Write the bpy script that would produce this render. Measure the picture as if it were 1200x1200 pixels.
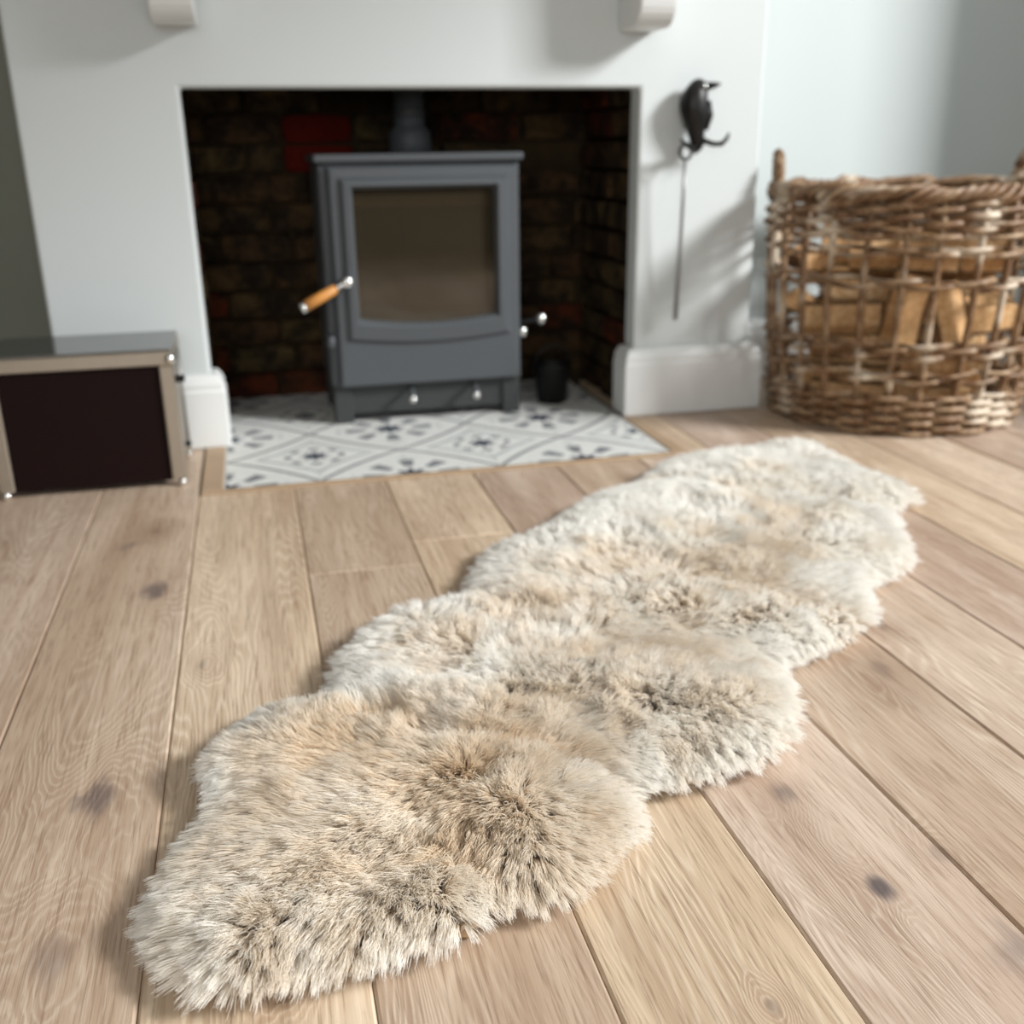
import bpy, bmesh, math, random
import numpy as np
from mathutils import Vector, Matrix

random.seed(7)
rng = np.random.default_rng(11)
for o in list(bpy.data.objects):
    bpy.data.objects.remove(o)
SC = bpy.context.scene
COL = SC.collection
S = 0.68            # one layout unit in metres (height of the camera above the floor)
PI = math.pi

# ------------------------------------------------------------------ camera
cam = bpy.data.cameras.new('camera')
cam_o = bpy.data.objects.new('camera', cam)
COL.objects.link(cam_o)
cam.sensor_fit = 'HORIZONTAL'
cam.sensor_width = 36.0
cam.lens = 36.0 * 1203.96 / 1200.0
cam.clip_start = 0.02
yaw, pitch, roll = 0.239738542, 0.340906703, -0.0129194747
fwd = Vector((math.sin(yaw) * math.cos(pitch), math.cos(yaw) * math.cos(pitch), -math.sin(pitch)))
rgt = Vector((math.cos(yaw), -math.sin(yaw), 0))
upv = rgt.cross(fwd)
r2 = rgt * math.cos(roll) + upv * math.sin(roll)
u2 = -rgt * math.sin(roll) + upv * math.cos(roll)
cam_o.matrix_world = Matrix(((r2.x, u2.x, -fwd.x, 0), (r2.y, u2.y, -fwd.y, 0), (r2.z, u2.z, -fwd.z, S), (0, 0, 0, 1)))
cam.dof.use_dof = True
cam.dof.focus_distance = 0.98
cam.dof.aperture_fstop = 3.8
SC.camera = cam_o

# ------------------------------------------------------------------ world, lights, exposure
SC.view_settings.view_transform = 'Standard'
SC.view_settings.look = 'None'
SC.view_settings.gamma = 1.0
SC.view_settings.use_curve_mapping = False
SC.view_settings.exposure = 0.0
world = bpy.data.worlds.new('overcast_sky')
SC.world = world
world.use_nodes = True
world.node_tree.nodes['Background'].inputs[0].default_value = (0.80, 0.90, 1.0, 1)
world.node_tree.nodes['Background'].inputs[1].default_value = 0.6


def area_light(name, loc, target, sx, sy, power, color):
    l = bpy.data.lights.new(name, 'AREA')
    l.shape = 'RECTANGLE'
    l.size = sx
    l.size_y = sy
    l.energy = power
    l.color = color
    o = bpy.data.objects.new(name, l)
    COL.objects.link(o)
    o.location = loc
    o.rotation_euler = (Vector(target) - Vector(loc)).to_track_quat('-Z', 'Y').to_euler()
    return o


# daylight through the wide window in the right-hand wall (bright sky low outside); the lamp behind the camera is added fill
WIN_R = (-1.30, 3.55, 0.75, 3.30)     # y0 y1 z0 z1 of the opening, layout units
area_light('daylight_right_window', (9.93 * S, -2.44 * S, 6.6 * S), (1.2 * S, 2.8 * S, 0.5 * S), 2.8 * S, 2.2 * S, 1080, (0.965, 0.985, 0.99))
WIN_FILL = (-2.0, 0.8, 1.2, 2.9)         # x0 x1 z0 z1 of the opening added for the fill
area_light('fill_light_back', (-0.6 * S, -2.66 * S, 2.05 * S), (-0.6 * S, 3 * S, 2.05 * S), 2.7 * S, 1.6 * S, 42, (0.96, 0.98, 1.0))


# ------------------------------------------------------------------ helpers
class MB:
    """collects shapes, given in layout units"""
    def __init__(self):
        self.v = []
        self.f = []
        self.m = []
        self.smooth = []

    def add(self, vs, fs, mi=0, sm=False):
        k = len(self.v)
        self.v += [tuple(float(c) for c in v) for v in vs]
        self.f += [tuple(i + k for i in f) for f in fs]
        self.m += [mi] * len(fs)
        self.smooth += [sm] * len(fs)
        return self

    def box(self, x0, x1, y0, y1, z0, z1, b=0.0, mi=0, M=None, seg=1):
        bm = bmesh.new()
        bmesh.ops.create_cube(bm, size=1.0)
        for v in bm.verts:
            v.co = Vector(((x0 + x1) / 2 + v.co.x * (x1 - x0), (y0 + y1) / 2 + v.co.y * (y1 - y0), (z0 + z1) / 2 + v.co.z * (z1 - z0)))
        if b > 0:
            bmesh.ops.bevel(bm, geom=list(bm.edges), offset=b, segments=seg, profile=0.5, affect='EDGES')
        bm.verts.index_update()
        vs = [(M @ v.co if M else v.co) for v in bm.verts]
        fs = [[v.index for v in f.verts] for f in bm.faces]
        bm.free()
        return self.add(vs, fs, mi)

    def tube(self, pts, rad, n=8, closed=False, mi=0, cap=True):
        P = [Vector(p) for p in pts]
        m = len(P)
        rads = rad if hasattr(rad, '__len__') else [rad] * m
        vs = []
        prev = None
        for i in range(m):
            if closed:
                t = P[(i + 1) % m] - P[i - 1]
            else:
                t = P[min(i + 1, m - 1)] - P[max(i - 1, 0)]
            t.normalize()
            if prev is None:
                a = Vector((0, 0, 1)) if abs(t.z) < 0.9 else Vector((1, 0, 0))
                u = t.cross(a).normalized()
            else:
                u = (prev - t * prev.dot(t)).normalized()
            prev = u
            w = t.cross(u)
            for k in range(n):
                an = 2 * PI * k / n
                vs.append(P[i] + (u * math.cos(an) + w * math.sin(an)) * rads[i])
        fs = []
        for i in range(m if closed else m - 1):
            j = (i + 1) % m
            for k in range(n):
                k2 = (k + 1) % n
                fs.append((i * n + k, i * n + k2, j * n + k2, j * n + k))
        if cap and not closed:
            fs.append(tuple(range(n))[::-1])
            fs.append(tuple((m - 1) * n + k for k in range(n)))
        return self.add(vs, fs, mi, True)

    def lathe(self, prof, c, n=24, axis='Z', mi=0, sm=True):
        vs = []
        for r, h in prof:
            for k in range(n):
                a = 2 * PI * k / n
                if axis == 'Z':
                    vs.append((c[0] + r * math.cos(a), c[1] + r * math.sin(a), c[2] + h))
                elif axis == 'Y':
                    vs.append((c[0] + r * math.cos(a), c[1] - h, c[2] + r * math.sin(a)))
                else:
                    vs.append((c[0] + h, c[1] + r * math.cos(a), c[2] + r * math.sin(a)))
        fs = []
        for i in range(len(prof) - 1):
            for k in range(n):
                k2 = (k + 1) % n
                fs.append((i * n + k, i * n + k2, (i + 1) * n + k2, (i + 1) * n + k))
        fs.append(tuple(range(n))[::-1])
        fs.append(tuple((len(prof) - 1) * n + k for k in range(n)))
        return self.add(vs, fs, mi, sm)

    def loft(self, loops, closed_loops=True, cap0=False, cap1=False, mi=0, sm=False):
        n = len(loops[0])
        vs = [p for l in loops for p in l]
        fs = []
        for i in range(len(loops) - 1):
            for k in range(n if closed_loops else n - 1):
                k2 = (k + 1) % n
                fs.append((i * n + k, i * n + k2, (i + 1) * n + k2, (i + 1) * n + k))
        if cap0:
            fs.append(tuple(range(n))[::-1])
        if cap1:
            fs.append(tuple((len(loops) - 1) * n + k for k in range(n)))
        return self.add(vs, fs, mi, sm)

    def prism(self, poly, fn, d0, d1, mi=0):
        """poly: 2-D outline; fn(a, b, d) -> xyz"""
        n = len(poly)
        vs = [fn(a, b, d0) for a, b in poly] + [fn(a, b, d1) for a, b in poly]
        fs = [tuple(range(n))[::-1], tuple(range(n, 2 * n))]
        for k in range(n):
            k2 = (k + 1) % n
            fs.append((k, k2, n + k2, n + k))
        return self.add(vs, fs, mi)

    def build(self, name, mat, parent=None, bevel=0.0, origin=None, smooth=None, seg=2):
        me = bpy.data.meshes.new(name)
        base = np.zeros(3)
        if parent is not None:
            base = np.array(parent['_w'])
        if origin is not None:
            base_o = np.array(origin, float) * S
        else:
            base_o = base
        V = np.array(self.v) * S - base_o
        me.from_pydata(V.tolist(), [], self.f)
        mats = mat if isinstance(mat, (list, tuple)) else [mat]
        for m_ in mats:
            me.materials.append(m_)
        me.polygons.foreach_set('material_index', self.m)
        me.polygons.foreach_set('use_smooth', self.smooth if smooth is None else [smooth] * len(self.f))
        bm = bmesh.new()
        bm.from_mesh(me)
        bmesh.ops.recalc_face_normals(bm, faces=bm.faces)
        bm.to_mesh(me)
        bm.free()
        me.update()
        o = bpy.data.objects.new(name, me)
        COL.objects.link(o)
        if parent is not None:
            o.parent = parent
        o.location = tuple(base_o - base)
        o['_w'] = tuple(float(c) for c in base_o)
        if bevel > 0:
            md = o.modifiers.new('bevel', 'BEVEL')
            md.width = bevel * S
            md.segments = seg
            md.limit_method = 'ANGLE'
            md.angle_limit = math.radians(40)
        return o


def tag(o, label, cat, group=None):
    o['label'] = label
    o['category'] = cat
    if group:
        o['group'] = group
    return o


def struct(o, label=None):
    o['kind'] = 'structure'
    if label:
        o['label'] = label
    return o


def thing(name, label, cat, loc, group=None):
    o = bpy.data.objects.new(name, None)
    COL.objects.link(o)
    o.empty_display_size = 0.05
    o.location = tuple(c * S for c in loc)
    o['_w'] = tuple(float(c * S) for c in loc)
    return tag(o, label, cat, group)


def srgb(r, g, b):
    f = lambda c: (c / 255 / 12.92) if c / 255 <= 0.04045 else ((c / 255 + 0.055) / 1.055) ** 2.4
    return (f(r), f(g), f(b), 1.0)


class NT:
    def __init__(self, name):
        self.mat = bpy.data.materials.new(name)
        self.mat.use_nodes = True
        self.t = self.mat.node_tree
        self.bsdf = self.t.nodes['Principled BSDF']
        self.out = self.t.nodes['Material Output']

    def n(self, typ, **kw):
        nd = self.t.nodes.new(typ)
        for k, v in kw.items():
            setattr(nd, k, v)
        return nd

    def link(self, a, b):
        self.t.links.new(a, b)

    def put(self, sock, v):
        if isinstance(v, bpy.types.NodeSocket):
            self.t.links.new(v, sock)
        else:
            sock.default_value = v

    def math(self, op, a, b=0.0, c=0.0, clamp=False):
        nd = self.n('ShaderNodeMath', operation=op, use_clamp=clamp)
        self.put(nd.inputs[0], a)
        self.put(nd.inputs[1], b)
        self.put(nd.inputs[2], c)
        return nd.outputs[0]

    def mix(self, f, a, b, blend='MIX'):
        nd = self.n('ShaderNodeMix', data_type='RGBA', blend_type=blend)
        self.put(nd.inputs[0], f)
        self.put(nd.inputs[6], a)
        self.put(nd.inputs[7], b)
        return nd.outputs[2]

    def ramp(self, f, a, b, lo=0.0, hi=1.0):
        nd = self.n('ShaderNodeMapRange', interpolation_type='SMOOTHSTEP')
        self.put(nd.inputs[0], f)
        nd.inputs[1].default_value = a
        nd.inputs[2].default_value = b
        nd.inputs[3].default_value = lo
        nd.inputs[4].default_value = hi
        return nd.outputs[0]

    def noise(self, vec, scale=5.0, detail=3.0, rough=0.5, dist=0.0):
        nd = self.n('ShaderNodeTexNoise')
        if vec is not None:
            self.link(vec, nd.inputs['Vector'])
        nd.inputs['Scale'].default_value = scale
        nd.inputs['Detail'].default_value = detail
        nd.inputs['Roughness'].default_value = rough
        nd.inputs['Distortion'].default_value = dist
        return nd.outputs[0]

    def mapping(self, vec, scale=(1, 1, 1), loc=(0, 0, 0), rot=(0, 0, 0)):
        nd = self.n('ShaderNodeMapping')
        self.link(vec, nd.inputs[0])
        nd.inputs[1].default_value = loc
        nd.inputs[2].default_value = rot
        nd.inputs[3].default_value = scale
        return nd.outputs[0]

    def coord(self, which='Object'):
        return self.n('ShaderNodeTexCoord').outputs[which]

    def bump(self, h, strength=0.2, dist=0.002):
        nd = self.n('ShaderNodeBump')
        nd.inputs['Strength'].default_value = strength
        nd.inputs['Distance'].default_value = dist
        self.link(h, nd.inputs['Height'])
        self.link(nd.outputs[0], self.bsdf.inputs['Normal'])

    def set(self, color=None, rough=None, metal=None, spec=None):
        if color is not None:
            self.put(self.bsdf.inputs['Base Color'], color)
        if rough is not None:
            self.put(self.bsdf.inputs['Roughness'], rough)
        if metal is not None:
            self.bsdf.inputs['Metallic'].default_value = metal
        if spec is not None:
            self.bsdf.inputs['Specular IOR Level'].default_value = spec
        return self


def simple(name, rgb, rough=0.5, metal=0.0, spec=0.5, var=0.06, nscale=30.0, bump=0.0):
    t = NT(name)
    c = t.coord()
    f = t.noise(c, nscale, 4.0, 0.6)
    a = tuple(min(1, x * (1 - var)) for x in rgb[:3]) + (1,)
    b = tuple(min(1, x * (1 + var)) for x in rgb[:3]) + (1,)
    t.set(t.mix(f, a, b), t.ramp(f, 0.2, 0.8, rough - 0.04, rough + 0.04), metal, spec)
    if bump:
        t.bump(f, bump, 0.003)
    return t.mat


# ------------------------------------------------------------------ materials
def mat_plaster(name, rgb):
    t = NT(name)
    c = t.coord()
    f1 = t.noise(c, 2.2, 4.0, 0.55)
    f2 = t.noise(c, 45.0, 5.0, 0.6)
    col = t.mix(f1, tuple(x * 0.965 for x in rgb[:3]) + (1,), rgb)
    t.set(col, 0.72, 0.0, 0.3)
    t.bump(t.math('ADD', t.math('MULTIPLY', f1, 2.0), f2), 0.10, 0.004)
    return t.mat


def mat_plank():
    t = NT('oiled_oak_plank')
    oi = t.n('ShaderNodeObjectInfo')
    rnd = oi.outputs['Random']
    comb = t.n('ShaderNodeCombineXYZ')
    t.put(comb.inputs[0], t.math('MULTIPLY', rnd, 37.0))
    t.put(comb.inputs[1], t.math('MULTIPLY', rnd, 91.0))
    t.put(comb.inputs[2], t.math('MULTIPLY', rnd, 17.0))
    add = t.n('ShaderNodeVectorMath', operation='ADD')
    t.link(t.coord(), add.inputs[0])
    t.link(comb.outputs[0], add.inputs[1])
    p = add.outputs[0]
    # knots
    vo = t.n('ShaderNodeTexVoronoi')
    wob = t.noise(t.mapping(p, (14.0, 8.0, 1.0)), 1.0, 3.0)
    wv = t.n('ShaderNodeVectorMath', operation='ADD')
    cw = t.n('ShaderNodeCombineXYZ')
    t.put(cw.inputs[0], t.math('MULTIPLY', wob, 0.28))
    t.put(cw.inputs[1], t.math('MULTIPLY', wob, 0.2))
    t.link(t.mapping(p, (4.4, 2.3, 0.0)), wv.inputs[0])
    t.link(cw.outputs[0], wv.inputs[1])
    t.link(wv.outputs[0], vo.inputs['Vector'])
    vo.inputs['Scale'].default_value = 1.0
    sep = t.n('ShaderNodeSeparateColor')
    t.link(vo.outputs['Color'], sep.inputs[0])
    size = t.ramp(sep.outputs[0], 0.42, 1.0, 0.0, 0.15)
    k_in = t.math('SUBTRACT', 1.0, t.math('DIVIDE', vo.outputs['Distance'], t.math('MAXIMUM', size, 0.001)), clamp=True)
    k_halo = t.math('SUBTRACT', 1.0, t.math('DIVIDE', vo.outputs['Distance'], t.math('MAXIMUM', t.math('MULTIPLY', size, 2.6), 0.001)), clamp=True)
    # a few larger knots where the boards have them
    pw = t.n('ShaderNodeSeparateXYZ')
    t.link(t.n('ShaderNodeNewGeometry').outputs['Position'], pw.inputs[0])
    wk = t.math('MULTIPLY', t.math('SUBTRACT', t.noise(t.mapping(p, (40.0, 16.0, 1.0)), 1.0, 3.0), 0.5), 1.6)
    big_in, big_halo = None, None
    for (kx, ky, kr, kd) in [(0.788, 1.045, 0.02, 0.95), (0.758, 1.288, 0.026, 0.6), (-0.303, 2.425, 0.04, 0.75), (-0.329, 1.554, 0.045, 0.7), (-0.393, 2.756, 0.03, 0.4), (0.888, 0.887, 0.045, 0.45), (-0.178, 1.995, 0.02, 0.35), (-0.046, 1.109, 0.02, 0.3), (0.537, 0.884, 0.012, 0.4), (0.914, 1.086, 0.02, 0.25), (1.159, 1.978, 0.02, 0.3), (-0.341, 1.203, 0.04, 0.35)]:
        ex = t.math('DIVIDE', t.math('SUBTRACT', pw.outputs[0], kx * S), kr * S)
        ey = t.math('DIVIDE', t.math('SUBTRACT', pw.outputs[1], ky * S), kr * S * 1.7)
        rr = t.math('ADD', t.math('SQRT', t.math('ADD', t.math('MULTIPLY', ex, ex), t.math('MULTIPLY', ey, ey))), wk)
        a_in = t.ramp(rr, 0.25, 1.0, kd, 0.0)
        a_h = t.ramp(rr, 0.3, 3.4, 1.0, 0.0)
        big_in = a_in if big_in is None else t.math('MAXIMUM', big_in, a_in)
        big_halo = a_h if big_halo is None else t.math('MAXIMUM', big_halo, a_h)
    # figure: contour lines of a field stretched along the plank -> straight grain and cathedrals
    fld = t.noise(t.mapping(p, (5.2, 0.62, 1.0)), 1.0, 3.2, 0.45, 0.3)
    fld = t.math('MULTIPLY_ADD', t.math('MULTIPLY', k_halo, k_halo), 0.10, fld)
    fld = t.math('MULTIPLY_ADD', big_halo, 0.07, fld)
    rings = t.math('SINE', t.math('MULTIPLY', fld, 400.0))
    rings = t.math('POWER', t.math('MULTIPLY_ADD', rings, 0.5, 0.5), 2.2)
    amp = t.ramp(t.noise(t.mapping(p, (7.0, 1.5, 1.0)), 1.0, 2.0), 0.38, 0.66, 0.18, 1.0)
    pores = t.noise(t.mapping(p, (420.0, 14.0, 1.0)), 1.0, 3.0, 0.6)
    pores2 = t.noise(t.mapping(p, (130.0, 5.0, 1.0)), 1.0, 3.0, 0.6)
    broad = t.noise(t.mapping(p, (9.0, 0.9, 1.0)), 1.0, 3.0, 0.55, 0.6)
    band = t.noise(t.mapping(p, (26.0, 1.3, 1.0)), 1.0, 2.0, 0.5, 0.4)
    base = t.mix(t.ramp(broad, 0.3, 0.7), srgb(191, 172, 154), srgb(228, 214, 198))
    base = t.mix(t.math('MULTIPLY', t.ramp(band, 0.45, 0.7), 0.4), base, srgb(164, 138, 115))
    tint = t.mix(t.ramp(rnd, 0.0, 1.0), srgb(236, 226, 222), srgb(255, 245, 226))
    base = t.mix(1.0, base, tint, 'MULTIPLY')
    rv = t.n('ShaderNodeAttribute', attribute_type='OBJECT', attribute_name='tone').outputs['Fac']
    base = t.mix(t.math('MULTIPLY', rv, 0.42), base, srgb(160, 138, 120))
    base = t.mix(t.math('MULTIPLY', t.math('MULTIPLY', rings, amp), 0.20), base, srgb(238, 228, 212))
    base = t.mix(t.math('MULTIPLY', t.math('MULTIPLY', t.math('SUBTRACT', 1.0, rings), amp), 0.17), base, srgb(126, 100, 80))
    base = t.mix(t.ramp(pores, 0.48, 0.72, 0.0, 0.55), base, srgb(112, 84, 60))
    base = t.mix(t.ramp(pores2, 0.48, 0.72, 0.0, 0.32), base, srgb(132, 98, 70))
    base = t.mix(t.math('MULTIPLY', k_halo, 0.7), base, srgb(128, 98, 74))
    base = t.mix(t.ramp(k_in, 0.1, 0.55, 0.0, 0.85), base, srgb(86, 68, 60))
    base = t.mix(t.math('MULTIPLY', big_halo, 0.22), base, srgb(150, 120, 98))
    base = t.mix(big_in, base, srgb(92, 80, 78))
    ro = t.math('ADD', t.ramp(pores, 0.3, 0.8, 0.36, 0.52), t.math('MULTIPLY', broad, 0.10))
    t.set(base, ro, 0.0, 0.55)
    hgt = t.math('ADD', t.math('MULTIPLY', rings, t.math('MULTIPLY', amp, 0.5)), t.math('MULTIPLY', pores, -1.0))
    t.bump(hgt, 0.28, 0.0016)
    return t.mat


def mat_oak(name, a, b, rough=0.5, along=(160.0, 160.0, 6.0)):
    t = NT(name)
    p = t.coord()
    f = t.noise(t.mapping(p, along), 1.0, 3.0, 0.6, 0.3)
    g = t.noise(p, 9.0, 3.0)
    t.set(t.mix(t.math('MULTIPLY_ADD', f, 0.7, t.math('MULTIPLY', g, 0.3)), a, b), rough, 0.0, 0.4)
    t.bump(f, 0.25, 0.002)
    return t.mat


def mat_tile():
    """printed cement tile: blue-grey lattice with eight-point motifs on chalk white"""
    t = NT('patterned_cement_tile')
    pos = t.n('ShaderNodeNewGeometry').outputs['Position']
    sp = t.n('ShaderNodeSeparateXYZ')
    t.link(pos, sp.inputs[0])
    per = 0.59 * S
    def fold(s, c):
        u = t.math('FRACT', t.math('ADD', t.math('DIVIDE', t.math('SUBTRACT', s, c * S), per), 10.5))
        return t.math('MULTIPLY', t.math('ABSOLUTE', t.math('SUBTRACT', u, 0.5)), 2.0)
    u = fold(sp.outputs[0], 0.151)
    v = fold(sp.outputs[1], 3.475)
    r = t.math('SQRT', t.math('ADD', t.math('MULTIPLY', u, u), t.math('MULTIPLY', v, v)))
    ang = t.math('ARCTAN2', v, u)
    c8 = t.math('COSINE', t.math('MULTIPLY', ang, 8.0))
    c4 = t.math('COSINE', t.math('MULTIPLY', ang, 4.0))
    def band(x, c, w):
        return t.ramp(t.math('ABSOLUTE', t.math('SUBTRACT', x, c)), w * 0.7, w, 1.0, 0.0)
    star = t.ramp(t.math('SUBTRACT', r, t.math('MULTIPLY_ADD', c8, 0.045, 0.13)), -0.01, 0.015, 1.0, 0.0)
    ring = t.math('MULTIPLY', band(r, 0.31, 0.045), t.ramp(c8, -0.4, 0.2))
    dia = t.math('ADD', t.math('POWER', u, 0.86), t.math('POWER', v, 0.86))
    l1 = band(dia, 0.70, 0.035)
    l2 = band(dia, 1.02, 0.045)
    u1 = t.math('SUBTRACT', 1.0, u)
    v1 = t.math('SUBTRACT', 1.0, v)
    rc = t.math('SQRT', t.math('ADD', t.math('MULTIPLY', u1, u1), t.math('MULTIPLY', v1, v1)))
    ac = t.math('ARCTAN2', v1, u1)
    cc = t.math('COSINE', t.math('MULTIPLY', ac, 8.0))
    leaf = t.math('MULTIPLY', band(rc, 0.42, 0.15), t.ramp(cc, -0.1, 0.5))
    leaf2 = t.math('MULTIPLY', band(rc, 0.62, 0.06), t.ramp(c4, -0.2, 0.6))
    cst = t.ramp(t.math('SUBTRACT', rc, t.math('MULTIPLY_ADD', cc, 0.05, 0.15)), -0.01, 0.02, 1.0, 0.0)
    wear = t.noise(pos, 40.0, 4.0, 0.6)
    white = t.mix(wear, srgb(200, 200, 195), srgb(226, 226, 222))
    grey = t.mix(wear, srgb(112, 120, 126), srgb(150, 156, 160))
    navy = t.mix(wear, srgb(34, 42, 60), srgb(58, 66, 84))
    col = t.mix(t.math('MULTIPLY', l1, 0.8), white, grey)
    col = t.mix(t.math('MULTIPLY', leaf2, 0.75), col, grey)
    col = t.mix(t.math('MULTIPLY', l2, 0.75), col, navy)
    col = t.mix(t.math('MULTIPLY', ring, 0.75), col, navy)
    col = t.mix(t.math('MULTIPLY', leaf, 0.75), col, navy)
    col = t.mix(cst, col, navy)
    col = t.mix(star, col, navy)
    t.set(col, 0.55, 0.0, 0.35)
    t.bump(wear, 0.08, 0.002)
    return t.mat


def mat_brick():
    t = NT('sooty_brick')
    rnd = t.n('ShaderNodeObjectInfo').outputs['Random']
    p = t.coord()
    add = t.n('ShaderNodeVectorMath', operation='ADD')
    t.link(p, add.inputs[0])
    cb = t.n('ShaderNodeCombineXYZ')
    t.put(cb.inputs[0], t.math('MULTIPLY', rnd, 40.0))
    t.link(cb.outputs[0], add.inputs[1])
    f = t.noise(add.outputs[0], 14.0, 5.0, 0.65)
    g = t.noise(add.outputs[0], 60.0, 4.0, 0.6)
    a = t.mix(rnd, srgb(82, 68, 42), srgb(70, 46, 28))
    a = t.mix(t.ramp(rnd, 0.8, 0.9), a, srgb(92, 40, 20))
    c = t.mix(t.ramp(f, 0.35, 0.7), srgb(28, 21, 15), a)
    c = t.mix(t.ramp(g, 0.55, 0.75, 0.0, 0.3), c, srgb(92, 78, 54))
    t.set(c, 0.9, 0.0, 0.15)
    t.bump(t.math('ADD', f, g), 0.7, 0.008)
    return t.mat


def mat_brick_red():
    t = NT('red_brick')
    p = t.coord()
    f = t.noise(p, 18.0, 5.0, 0.65)
    t.set(t.mix(f, srgb(52, 10, 4), srgb(98, 22, 9)), 0.9, 0.0, 0.15)
    t.bump(f, 0.7, 0.008)
    return t.mat


def mat_willow():
    t = NT('dry_willow')
    oi = t.n('ShaderNodeObjectInfo')
    p = t.coord()
    f = t.noise(p, 34.0, 4.0, 0.65)
    g = t.noise(p, 9.0, 2.0, 0.5)
    a = t.mix(oi.outputs['Random'], srgb(134, 104, 74), srgb(186, 158, 126))
    c = t.mix(t.ramp(f, 0.35, 0.72), srgb(112, 80, 52), a)
    c = t.mix(t.ramp(g, 0.50, 0.68, 0.0, 0.85), c, srgb(220, 204, 182))  # pale straw patches, with highlights put into the colour
    t.set(c, 0.5, 0.0, 0.4)
    t.bump(f, 0.35, 0.003)
    return t.mat


def mat_split_wood():
    t = NT('split_firewood')
    oi = t.n('ShaderNodeObjectInfo')
    p = t.coord()
    f = t.noise(t.mapping(p, (90.0, 6.0, 90.0)), 1.0, 4.0, 0.6, 0.3)
    g = t.noise(p, 16.0, 3.0)
    a = t.mix(oi.outputs['Random'], srgb(218, 178, 128), srgb(234, 202, 158))
    c = t.mix(t.ramp(f, 0.35, 0.7), srgb(198, 150, 100), a)
    c = t.mix(t.ramp(g, 0.55, 0.75, 0.0, 0.3), c, srgb(180, 126, 78))
    t.set(c, 0.75, 0.0, 0.25)
    t.bump(f, 0.5, 0.005)
    return t.mat


def mat_glass_door():
    t = NT('smoked_stove_glass')
    f = t.noise(t.coord(), 7.0, 4.0, 0.6)
    t.set(t.mix(f, srgb(116, 102, 82), srgb(140, 126, 102)), 0.05, 0.0, 0.6)
    t.bsdf.inputs['Transmission Weight'].default_value = 0.88
    t.bsdf.inputs['Coat Weight'].default_value = 0.6
    t.bsdf.inputs['Coat Roughness'].default_value = 0.03
    return t.mat


M_wall = mat_plaster('white_emulsion', srgb(204, 208, 207))
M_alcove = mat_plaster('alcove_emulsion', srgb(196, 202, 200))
M_lowbounce = mat_plaster('low_bounce_wall', srgb(112, 112, 100))  # unseen walls, colour chosen dark to cut the bounced fill
M_alcove_left = mat_plaster('left_alcove_grey_green', srgb(128, 130, 118))  # left alcove wall, a darker grey-green than the right one
M_ceil = mat_plaster('ceiling_white', srgb(232, 232, 228))
M_skirt = simple('satin_white_gloss', srgb(222, 223, 221), 0.38, 0, 0.5, 0.02, 8.0)
M_plank = mat_plank()
M_sub = simple('dark_subfloor', srgb(70, 52, 38), 0.9)
M_trim = mat_oak('oak_hearth_trim', srgb(142, 116, 90), srgb(184, 158, 128), 0.5, (10.0, 10.0, 160.0))
M_tile = mat_tile()
M_grout = simple('pale_grout', srgb(196, 195, 190), 0.9)
M_brick = mat_brick()
M_brick_red = mat_brick_red()
M_mortar = simple('sooty_mortar', srgb(50, 40, 26), 0.95, 0, 0.1, 0.5, 20.0, 0.5)
M_plate = simple('black_register_plate', srgb(18, 17, 15), 0.8, 0, 0.2, 0.3)
M_stove = simple('grey_stove_paint', srgb(78, 81, 84), 0.55, 0.15, 0.4, 0.03, 60.0, 0.03)
M_stove_dk = simple('dark_stove_paint', srgb(56, 58, 58), 0.6, 0.15, 0.4, 0.05)
M_fire = simple('firebrick_liner', srgb(92, 76, 56), 0.95, 0, 0.1, 0.2, 15.0)
M_baffle = simple('vermiculite_baffle', srgb(226, 210, 174), 0.95, 0, 0.1, 0.1)
M_glassdoor = mat_glass_door()
M_chrome = simple('polished_chrome', (0.82, 0.82, 0.80, 1), 0.16, 1.0, 0.5, 0.02)
M_handle = mat_oak('turned_oak', srgb(176, 112, 48), srgb(214, 152, 80), 0.4, (60.0, 60.0, 60.0))
M_steel = simple('brushed_nickel', srgb(176, 166, 152), 0.36, 0.9, 0.5, 0.05, 80.0)
M_rod = simple('grey_steel_rod', srgb(146, 146, 146), 0.4, 0.6, 0.5, 0.05)
M_iron = simple('black_cast_iron', srgb(24, 22, 20), 0.42, 0.4, 0.5, 0.2, 40.0, 0.3)
M_darkfront = simple('dark_espresso_panel', srgb(22, 7, 6), 0.6, 0.0, 0.12, 0.15, 12.0)
M_topglass = simple('grey_tinted_glass', srgb(52, 54, 54), 0.06, 0.0, 0.9, 0.03)
M_topglass.node_tree.nodes['Principled BSDF'].inputs['IOR'].default_value = 2.1
M_willow = mat_willow()
M_split = mat_split_wood()
M_bark = simple('log_bark', srgb(104, 76, 52), 0.9, 0, 0.2, 0.4, 30.0, 0.8)
M_black = simple('black_enamel', srgb(14, 14, 14), 0.5, 0.2, 0.4, 0.2)

# ------------------------------------------------------------------ the room
YW, XL, XR, ZO = 3.73, -0.678, 1.885, 1.195        # chimney-breast face, its sides, opening height
OX0, OX1 = -0.175, 1.402
YA, ZC = 4.25, 3.5                                   # alcove backs, ceiling
RX, LX, BY = 3.6, -2.6, -2.6
YF = 4.46                                            # firebox back

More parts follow.
